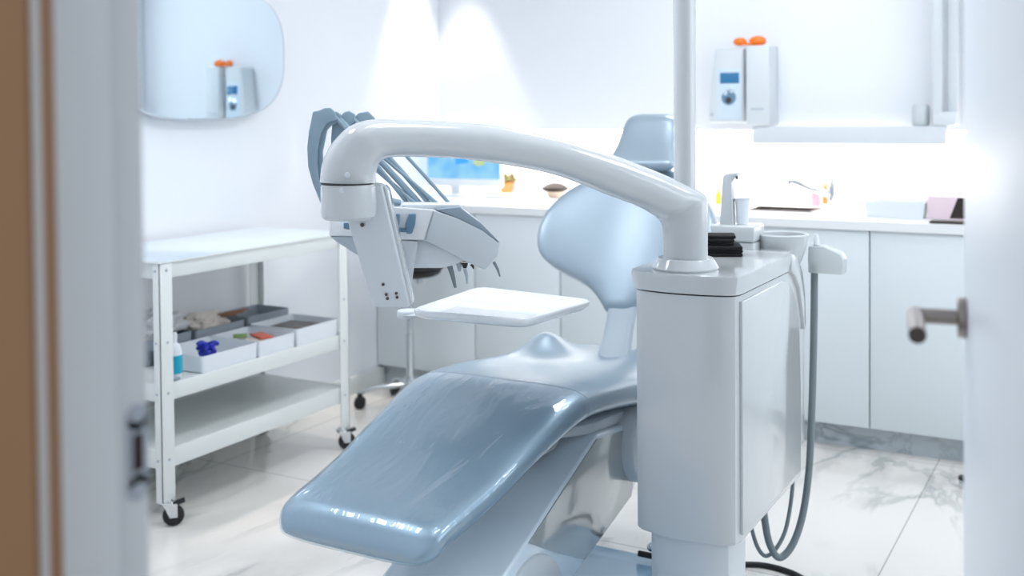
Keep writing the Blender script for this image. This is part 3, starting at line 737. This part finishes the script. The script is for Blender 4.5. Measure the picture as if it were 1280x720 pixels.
# side door panel, slightly raised, curved rear top
z_t = .905; yr = 2.895
pp = [(V0+.03, .365), (yr, .365), (yr, .60)]
for k in range(9):
    a = k/8*PI/2; pp.append((2.72+.165*math.cos(a*.98), .70+.198*math.sin(a)))
pp += [(2.60, z_t-.006), (V0+.03, z_t-.006)]
b = MB(); b.prism([(U1-.002, y, z) for y, z in pp], (.008, 0, 0), .003); b.build('side_door', 'plastic', unit)
# lid with overhang and sweep down at the rear
b = MB(); P2 = plan(.009, .02, 2.80); n = len(P2)
P3 = plan(.004, .018, 2.80)
b.rings([[Vector((x, y, za)) for x, y in P3], [Vector((x, y, za+.005)) for x, y in P3], [Vector((x, y, za+.036)) for x, y in P2], [Vector((x*.996+.004*(U0+U1)/2, y*.998+.002*2.6, za+.0428)) for x, y in P2]])
b.box((U0+.004, 2.78, .86), (U1-.012, 2.872, .9572), .0008)
lid = b.build('top_lid', 'plastic', unit, ang=30)
b = MB(); tops = [(2.79, .9568), (2.81, .9566), (2.86, .942), (2.90, .90), (2.925, .84), (2.935, .76), (2.93, .74)]; ins = [(2.922, .74), (2.90, .80), (2.87, .86), (2.83, .895), (2.80, .908), (2.79, .915)]
poly = tops+ins
b.prism([(U0-.008, y, z) for y, z in poly], (U1-U0+.018, 0, 0), .003); b.build('rear_apron', 'plastic', unit)
ZT = .957
# rear body holding the bowl
b = MB(); b.box((U0+.03, 2.90, .40), (U1-.012, 3.02, .86), .02, seg=3); b.build('rear_housing', 'plastic', unit)
b = MB(); b.cyl((U1-.03, 2.86, .325), .014, .03, 16); b.build('hose_port', 'plastic2', unit)
# pedestal
b = MB(); ped = [(x, y) for x, y in plan(-.026, .016, 2.53, .03)]
b.rings([[Vector((x, y, .051)) for x, y in ped], [Vector((x, y, .352)) for x, y in ped]]); b.build('pedestal', 'plastic2', unit, ang=25)
# column base ring, column, arm
AC = Vector((-.90, 2.45, ZT)); c = onX(857, 333, -.90); AC = Vector((-.90, c.y, ZT))
MB().lathe(AC, [(0, 0), (.075, 0), (.078, .006), (.070, .02), (.064, .028), (0, .028)], 48).build('column_base', 'plastic', unit)
zc_ = (AC-O).dot(_F)
def ap(x, y, Z): return at(x, y, Z)
EZ = 2.30
outer = [(880, 330), (880, 300), (880, 272), (880, 256), (879.6, 246), (875, 240), (863.6, 233.8), (841, 223.6), (819, 214), (800, 206.7), (768, 194.5), (736, 184.3), (704, 174.7), (672, 167.7), (640, 161), (610, 156), (582, 153.4), (554, 151.7), (527, 150.3), (499, 149.4), (471, 149), (452, 151.7), (435, 159.4), (421, 172.5), (410, 188), (403, 206), (400.3, 228)]
inner = [(833, 330), (832.6, 300), (831.8, 286), (829, 279), (825.5, 275), (822, 272.2), (816, 268), (806, 262), (793, 256), (782, 252), (758, 243), (731, 232), (701, 221), (670, 213), (640, 207.6), (612, 203), (586, 199.8), (560, 197.6), (535, 196.6), (512, 196), (494, 196.2), (483, 197.6), (476.5, 200.5), (472.5, 204.5), (470.3, 210), (469.2, 217), (469, 228)]
wid = [.054]*6+[.054, .054, .053, .052, .051, .050, .049, .049, .049, .049, .050, .051, .052, .053, .055, .056, .0575, .058, .058, .058, .058]
xa0, xa1 = 856.0, 434.6
def adep(x):
    k = min(1, max(0, (xa0-x)/(xa0-xa1))); return zc_+(EZ-zc_)*k
a0, a1 = at(856, 300, zc_), at(434.6, 228, EZ)
hd_dir = a1-a0; hd_dir.z = 0; hd_dir.normalize(); side = Vector((-hd_dir.y, hd_dir.x, 0))
b = MB(); rr = []
oo = [at(x, y, adep(x if i > 5 else 856)) for i, (x, y) in enumerate(outer)]; ii = [at(x, y, adep(x if i > 5 else 856)) for i, (x, y) in enumerate(inner)]
oo, wid2, _w = spl(oo, wid, wid, 4); ii, _w, _w2 = spl(ii, wid, wid, 4)
for o_, i_, w_ in zip(oo, ii, wid2):
    c_ = (o_+i_)/2; v_ = (o_-i_)/2
    rr.append([c_+side*u+v_*t for u, t in sup(44, w_, 1, 2.25)])
b.rings(rr); arm = b.build('delivery_arm', 'plastic', unit, ang=50)
# arm shoulder collar over column top
MB().cyl(AC+Vector((0, 0, .17)), .0265, ZC-AC.z-.172, 40).build('lamp_pole', 'plastic', unit)
# tiny details on arm
EB = ap(435.5, 229, EZ); 
b = MB(); b.lathe(EB+Vector((0, 0, -.002)), [(0, 0), (.0565, 0), (.0565, -.003), (.0582, -.004), (.0582, -.058), (.0565, -.068), (.050, -.074), (0, -.076)], 48); el = b.build('elbow_joint', 'plastic', unit)
b = MB(); b.lathe(EB+Vector((0, 0, .001)), [(0, 0), (.0572, 0), (.0572, -.003), (0, -.003)], 48); b.build('joint_gap', 'black', el)
def facing_cam(q): return (O-q).normalized()
for (x, y, par) in ((434, 219, arm), (428, 238, el)):
    q = at(x, y, EZ-.055); f = facing_cam(q); MB().cyl(q-f*.006, .0062, .009, 20, f, bev=.001).build('screw_cap', 'plastic2', par)
# lower spring arm
Zl = 2.33
dep = _F.copy(); dep.z = 0; dep.normalize()
ol = [(430, 262), (466, 384), (513, 385), (478, 232), (455, 228)]
b = MB(); b.prism([at(x, y, Zl-.02+.05*((y-230)/150)) for x, y in ol], dep*.06, .006, 3); la = b.build('spring_arm', 'plastic2', unit)
b = MB(); ol2 = [(479, 232), (512, 384), (516, 379), (484, 238)]
b.prism([at(x, y, Zl-.012+.05*((y-230)/150)) for x, y in ol2], dep*.06, .002); b.build('edge_strip', 'plastic', la)
for (x, y) in ((453, 281), (479, 355.5), (483, 368), (484.5, 373), (495.5, 366.5), (496.5, 371.5)):
    q = at(x, y, Zl-.02+.05*((y-230)/150)); MB().cyl(q-_F*.0015, .0033 if y > 290 else .0045, .002, 12, -_F).build('screw', 'darksteel', la)
# delivery head
hr = Vector((math.cos(YAW+.12), math.sin(YAW+.12), 0)); hf = Vector((-hr.y, hr.x, 0))     # long axis and depth axis
Zh = 2.46
def hp(x, y, dz=0): return at(x, y, Zh)+hf*dz
# main casing
case = [(487, 260), (541, 262), (575, 274), (606, 290), (625, 304), (622, 322), (606, 338), (580, 326), (553, 312), (530, 301), (480, 300), (470, 280)]
b = MB(); b.prism([hp(x, y) for x, y in case], hf*.22, .006, 3); head = b.build('instrument_head', 'plastic2', unit)
# white left console face
b = MB(); b.prism([hp(x, y, -.004) for x, y in ((478, 258), (542, 262), (530, 300), (484, 299))], hf*.03, .003); b.build('console_face', 'tray', head)
b = MB(); b.prism([hp(x, y, -.006) for x, y in ((543, 263), (572, 273), (604, 289), (623.5, 304), (622, 320), (607, 336.5), (580, 325), (554, 311.5), (531.5, 300.5))], hf*.02, .003); b.build('side_panel', mat('pale_grey_shell', (206, 214, 220), .3), head, label='pale grey curved side panel')
b = MB(); b.prism([hp(x, y, .0) for x, y in ((545, 262), (575, 259), (602, 279.5), (626, 304), (606, 291), (576, 274.5))], hf*.08, .002); b.build('slanted_lid', 'lid', head, label='grey slanted lid')
b = MB(); b.prism([hp(x, y, .03) for x, y in ((503, 256.5), (576, 257), (580, 262), (545, 263), (500, 262))], hf*.18, .003); b.build('top_plate', 'offwhite', head)
for x in (487, 507):
    b = MB(); b.prism([hp(u, v, -.014) for u, v in ((x+4, 266.5), (x+13, 266.5), (x+12, 280), (x+8, 291.5), (x+1, 291.5), (x-1, 280))], hf*.012, .003, 3); b.build('rubber_grip', 'pad', head)
b = MB(); b.prism([hp(u, v, -.008) for u, v in ((495, 284), (508, 285), (507, 290), (494, 289))], hf*.006, .001); b.build('grip_bridge', 'pad', head)
# left wing of the head
b = MB(); b.prism([hp(x, y, .03) for x, y in ((411, 276), (440, 277), (470, 281), (470, 298), (411, 297))], hf*.15, .004); b.build('left_wing', 'tray', head)
b = MB(); b.prism([hp(x, y, .035) for x, y in ((410, 297), (436, 297), (475, 300), (480, 330), (466, 333), (440, 318), (420, 305))], hf*.13, .006); b.build('wing_underside', 'greypl', head)
b = MB(); b.prism([hp(x, y, .028) for x, y in ((429, 280), (436, 280), (436, 289), (429, 287))], hf*.01, .001); b.build('wing_grip', 'pad', head)
# underside block and neck
b = MB(); b.prism([hp(x, y, .02) for x, y in ((496, 300), (530, 301), (556, 312), (582, 327), (566, 334), (552, 337), (514, 337), (500, 330))], hf*.15, .005); b.build('under_block', 'offwhite', head)
b = MB(); b.prism([hp(x, y, .0) for x, y in ((492, 299), (523, 302), (516, 345), (514, 383), (504, 383), (498, 340))], hf*.06, .004); b.build('neck', 'plastic2', head)
# handpieces hanging below
for (x0, y0, x1, y1, r, mm) in ((560, 326, 571, 364, .0058, 'hose'), (574, 330, 576, 343, .0055, 'greypl'), (581, 328, 583, 339, .0075, 'black'), (583, 340, 586, 359, .0035, 'greypl'), (591, 334, 594, 340, .003, 'darksteel'), (620, 331, 628, 350, .003, 'hose')):
    MB().tube([hp(x0, y0, .05), hp((x0+x1)/2+1, (y0+y1)/2, .05), hp(x1, y1, .05)], [r*1.2, r, r*.55], 12, sm=3).build('handpiece', mm, head)
b = MB(); b.prism([hp(x, y, .04) for x, y in ((556, 318), (574, 322), (592, 329), (596, 333), (580, 332), (560, 328))], hf*.05, .003); b.build('handpiece_holder', 'chrome', head)
# whip arms with hoses
Zw = 2.56
def ribbon(pts, w, th, name, m, par, Z=Zw, dz=0):
    P = [at(x, y, Z)+hf*dz for x, y in pts]
    b = MB(); pts_, a1, a2 = spl(P, w, th, 5)
    rr = []
    for i, p in enumerate(pts_):
        t_ = (pts_[min(i+1, len(pts_)-1)]-pts_[max(i-1, 0)]).normalized()
        fw = _F-t_*_F.dot(t_); fw.normalize(); s_ = t_.cross(fw)
        rr.append([p+s_*u+fw*v for u, v in sup(20, a1[i], a2[i], 4)])
    b.rings(rr); return b.build(name, m, par, ang=50)
W = [
 ([(391, 139.5), (386, 165), (383.8, 185), (385, 208), (391, 230), (401, 255), (405, 262), (408, 258), (402.5, 240), (398.5, 222), (396.5, 205), (397, 187), (401, 168), (408, 155), (414, 152), (421, 150), (419, 140), (413, 134.5), (405, 135), (399, 138)], (416, 141), (512, 256)),
 ([(397.5, 148.5), (393, 170), (392.5, 192), (398, 222), (405, 245), (411, 258), (415, 255), (409, 235), (404, 215), (403, 190), (408.5, 163), (414, 157), (424, 153), (427, 144), (421, 139.5), (415, 139), (409, 142), (406, 146.5)], (421, 145), (528, 257)),
 ([(415, 149), (413, 175), (414, 200), (420, 230), (425, 230), (420, 200), (421, 180), (434, 160), (442, 154), (444, 143), (436, 138.5), (429, 140.5), (424, 147)], (438, 144), (541, 257)),
 ([(436, 148.5), (434.5, 160), (435, 190), (440, 220), (445, 220), (442, 190), (452, 166), (468, 157), (469, 148), (460, 139), (448, 141), (443, 146)], (462, 146), (567, 257))]
for i, (poly, c2, end) in enumerate(W):
    dz = i*.014
    b = MB(); b.prism([at(x, y, Zw)+hf*dz for x, y in poly], hf*.022, .003, 3); b.build('whip_arm', 'whip', head)
    A_ = at(c2[0], c2[1]+2, Zw)+hf*(dz+.012); B_ = hp(end[0], end[1]+4, .10)
    P = [A_+(B_-A_)*k + Vector((0, 0, .004*math.sin(PI*k))) for k in (0, .25, .5, .75, 1)]
    MB().tube(P, [.0048, .0075, .0062, .0045][i], 12, sm=3).build('whip_hose', 'whip', head)
for (x0, y0, x1, y1, r) in ((458, 178, 548, 258, .0045), (462, 205, 520, 258, .0048)):
    A_ = at(x0, y0, Zw+.03); B_ = hp(x1, y1, .09); MB().tube([A_, (A_+B_)/2, B_], r, 12).build('whip_hose', 'whip', head)
MB().tube([at(468, 238, Zw), at(484, 250, Zw-.03), hp(500, 258, .08)], .009, 12, sm=6).build('whip_hose', 'whip', head)
# tray
zt_ = .845
tc_ = [onZ(511, 389.5, zt_), onZ(658, 402, zt_), onZ(743, 377, zt_), onZ(599, 360, zt_)]
def bil(u, v): return tc_[0]*(1-u)*(1-v)+tc_[1]*u*(1-v)+tc_[2]*u*v+tc_[3]*(1-u)*v
ctr = bil(.5, .5)
def tr_ring(s, z, e=12):
    o = []
    for u, v in sup(64, .5*s, .5*s, e): q = bil(.5+u, .5+v); o.append(Vector((q.x, q.y, z)))
    return o
b = MB(); b.rings([tr_ring(.93, zt_-.018), tr_ring(.985, zt_-.010), tr_ring(1, zt_-.001), tr_ring(.997, zt_+.003), tr_ring(.98, zt_+.005), tr_ring(.94, zt_+.002), tr_ring(.86, zt_-.012)])
tray = b.build('instrument_tray', 'tray', unit, ang=50)
a = onZ(511, 392, zt_-.026)
e1 = bil(.3, .35); e1.z = zt_-.026
b = MB(); b.tube([a, (a+e1)/2, e1], .030, 24, r2=.0075, up=(0, 0, 1)); b.cyl(a+Vector((0, 0, -.009)), .03, .018, 24, bev=.004); b.build('tray_arm', 'plastic2', unit)
# rinsing side: spout block, spout, bowl
sy = onX(905, 300, -.89).y
cb = onZ(917, 300, ZT+.03)
b = MB()
bl = [onZ(890, 313, ZT), onZ(947, 318, ZT)]
YBk = 2.90
def blk(xa, xb, ya, yb, z0, z1): return MB().box((xa, ya, z0), (xb, yb, z1), .006, seg=3)
YK = 2.86
xa = onY(888, 300, YK).x; xb = onY(943, 300, YK).x; zk0 = onY(917, 318, YK).z; zk1 = onY(917, 302, YK).z; zk2 = onY(917, 282, YK).z
blk(xa+.004, xb, YK, YK+.09, .86, zk1-.001).build('filler_base', 'plastic', unit)
fb = blk(xa, xb+.001, YK-.004, YK+.092, zk1, zk2).build('filler_block', 'plastic', unit)
# spout column
q = lambda x, y: onY(x, y, YK+.02)
ol = [q(899, 283), q(903, 221), q(908, 217), q(921, 215.5), q(922.5, 220), q(917, 221), q(913.5, 226), q(916, 283)]
b = MB(); b.prism(ol, (0, .03, 0), .003, 2); b.build('water_spout', 'plastic', unit)
g_ = q(919, 221); MB().cyl(g_+Vector((0, .015, -.008)), .0035, .010, 12).build('spout_nozzle', 'darksteel', unit)
# bowl
bc = onY(978, 293, 2.96); rw = (onY(1010, 293, 2.96)-onY(947, 293, 2.96)).length/2
bc = Vector((bc.x, 2.96, onY(978, 296, 2.90).z))
b = MB(); b.lathe(bc, [(0, -.095), (rw*.45, -.095), (rw*.72, -.075), (rw*.9, -.04), (rw, 0), (rw-.004, .003), (rw-.008, 0), (rw*.86, -.04), (rw*.68, -.068), (rw*.3, -.080), (0, -.082)], 56); b.build('rinsing_bowl', 'plastic', unit)
MB().cyl((bc.x-.01, bc.y, .80), rw*.45, bc.z-.093-.80, 32).build('bowl_base', 'plastic', unit)
# suction holder
YS = 2.98
q = lambda x, y: onY(x, y, YS)
ol = [q(1010, 308), q(1028, 308), q(1050, 318), q(1054, 325), q(1053, 344), q(1010, 341)]
b = MB(); b.prism(ol, (0, .05, 0), .003); sh = b.build('suction_holder', 'frost', unit)
b = MB(); b.box((U1, YS+.01, q(1008, 325).z-.012), (q(1012, 325).x, YS+.035, q(1008, 325).z+.012), .003); b.build('holder_bracket', 'plastic2', sh)
q0 = onY(1020.5, 308, YS+.025)
b = MB(); b.cyl(q0+Vector((0, 0, -.004)), .0085, .008, 16); b.build('suction_valve', 'darksteel', sh)
b = MB(); b.lathe(q0+Vector((0, 0, .004)), [(0, 0), (.008, 0), (.007, .02), (.004, .03), (0, .03)], 16); b.build('suction_tip', 'offwhite', sh)
# hoses
YH = YS+.025
b = MB(); hp_ = [onY(1018, 342, YH), onY(1017, 430, YH), onY(1014.5, 520, YH), onY(1011, 590, YH), onY(1003, 645, YH-.02), onY(990, 682, YH-.05), onY(974, 697, YH-.08), onY(962, 680, YH-.10), onY(956, 650, YH-.12), onY(953, 620, YH-.13), onY(952, 600, YH-.13)]
b.tube(hp_, [.0098]*len(hp_), 14, sm=6); b.build('suction_hose', 'hose', unit)
b = MB(); hp_ = [onY(1018, 331, YH), onY(1018, 343, YH)]; b.tube(hp_, .0098, 14); b.build('hose_end', 'hose', unit)
b = MB(); hp_ = [onY(992, 590, YH-.06), onY(989, 625, YH-.05), onY(982, 662, YH-.06), onY(970, 686, YH-.08), onY(957, 695, YH-.10), onY(947, 684, YH-.11), onY(940, 662, YH-.12), onY(937, 640, YH-.13)]
b.tube(hp_, .0055, 12, sm=6); b.build('saliva_hose', 'hose', unit)
# cable on the floor
b = MB(); zc = .008
cp = [onZ(905, 706, zc), onZ(925, 705.5, zc), onZ(950, 706, zc), onZ(975, 711, zc), onZ(1000, 721, zc), onZ(1030, 742, zc)]
for p in cp: p.z = zc
b.tube(cp, .008, 12, sm=6); tag(b.build('floor_cable', 'black'), 'dark cable curving over the marble floor beside the unit pedestal', 'cable')

# cup and napkins
cc = onY(930, 284, YK+.02); ccx = onY(928, 284, YK+.05)
t = thing('paper_cup', 'white disposable cup standing beside the water spout of the dental unit', 'cup', (ccx.x, YK+.05, zk2))
r0 = .0185; h_ = onY(928, 249, YK+.03).z-zk2
MB().lathe((ccx.x, YK+.05, zk2+.0005), [(0, 0), (r0*.82, 0), (r0*1.12, h_), (r0*1.17, h_), (r0*1.17, h_-.002), (r0*1.08, h_-.003), (r0*.78, .003), (0, .003)], 36).build('cup_wall', 'offwhite', t)
nx0 = onX(880, 328, -.86)
def cloth(z0, z1, x0, x1, y0, y1, rot, name, label):
    b = MB(); n = 3; h = (z1-z0)/n
    for k in range(n):
        j = lambda: random.uniform(-.006, .006)
        b.box((x0+j(), y0+j(), z0+k*h+.0003), (x1+j(), y1+j(), z0+(k+1)*h), min(.0035, h*.4), Matrix.Rotation(rot+random.uniform(-.14, .14), 3, 'Z'))
    return tag(b.build(name, 'blackcloth'), label, 'napkins', 'black folded napkins on the dental unit')
cn = onZ(897, 330, ZT); cxn = (onZ(880, 322, ZT).x+onZ(926, 326, ZT).x)/2
cpn = onZ(903, 318, ZT)
cloth(ZT+.0005, ZT+.028, cpn.x-.046, cpn.x+.048, cpn.y-.06, cpn.y+.025, .5, 'folded_napkins', 'lower black folded napkins lying on the lid of the dental unit')
cloth(ZT+.0285, ZT+.054, cpn.x-.050, cpn.x+.036, cpn.y-.052, cpn.y+.025, .32, 'folded_napkins', 'upper black folded napkins stacked beside the white arm column')

# door stop
q = onZ(1206, 610, 0)
t = thing('door_stop', 'small chrome floor door stop just showing beside the open door', 'door stop', (q.x, q.y, 0))
MB().cyl((q.x, q.y, 0), .02, .03, bev=.003).build('post', 'chrome', t)
MB().lathe((q.x, q.y, .0305), [(0, 0), (.021, 0), (.022, .004), (.02, .01), (0, .011)]).build('rubber_cap', 'black', t)

# ------------------------------------------------------------------ lamps
def area(name, loc, rot, sx, sy, power, col, par=None, spread=PI):
    l = bpy.data.lights.new(name, 'AREA'); l.shape = 'RECTANGLE'; l.size = sx; l.size_y = sy; l.energy = power; l.color = col; l.spread = spread
    o = bpy.data.objects.new(name, l); C.objects.link(o); o.location = loc; o.rotation_euler = rot
    return o
panels = [(-1.3, 3.9, 'over the back of the room'), (-1.3, 2.2, 'over the dental chair'), (.2, 2.9, 'near the window'), (-2.5, 1.7, 'over the near left corner')]  # unseen ceiling panels, added to brighten the room
for (x, y, lb) in panels:
    t = thing('added_ceiling_panel', 'added unseen square white ceiling light panel ' + lb, 'ceiling light', (x, y, ZC), group='added ceiling light panels')
    MB().box((x-.31, y-.31, ZC-.02), (x+.31, y+.31, ZC), .003).build('frame', 'trolley', t)
    MB().box((x-.29, y-.29, ZC-.022), (x+.29, y+.29, ZC-.0205)).build('diffuser', 'lamp', t)
    area('added_panel_light', (x, y, ZC-.03), (0, 0, 0), .56, .56, 8.4, (.96, .98, 1.0))
for (x, y, lb) in ((XL+.19, 4.64, 'in the far left corner'), (XL+.25, 3.30, 'over the round mirror')):
    t = thing('downlight', 'small round recessed ceiling downlight ' + lb, 'ceiling light', (x, y, ZC), group='recessed downlights')
    MB().lathe((x, y, ZC-.003), [(.03, 0), (.045, 0), (.045, .0025), (.03, .0025)], 32).build('ring', 'chrome', t)
    MB().cyl((x, y, ZC-.002), .03, .0015).build('bulb', 'lamp', t)
    l = bpy.data.lights.new('spot', 'SPOT'); l.energy = 60; l.spot_size = math.radians(44); l.spot_blend = .35; l.color = (1, .91, .82); l.shadow_soft_size = .02
    o = bpy.data.objects.new('spot', l); C.objects.link(o); o.location = (x, y, ZC-.01)
# led strip under the upper wall
t = MB().box((XL+.05, YB+.03, 1.228), (XR-.05, YB+.05, 1.2395)).build('led_strip', 'led'); tag(t, 'warm led strip under the edge of the upper wall above the worktop', 'led strip')
area('strip_light', ((XL+XR)/2, YB+.06, 1.225), (math.radians(0), 0, 0), XR-XL-.2, .03, 16, (1, .93, .86))
# daylight through the window
area('window_light', (XR+.25, (WY0+WY1)/2, (WZ0+WZ1)/2), (0, PI/2, 0), WZ1-WZ0, WY1-WY0, 24, (.84, .93, 1.0))
w = bpy.data.worlds.new('world'); bpy.context.scene.world = w; w.use_nodes = True
bg = w.node_tree.nodes['Background']; bg.inputs[0].default_value = (.90, .95, 1.0, 1); bg.inputs[1].default_value = .75
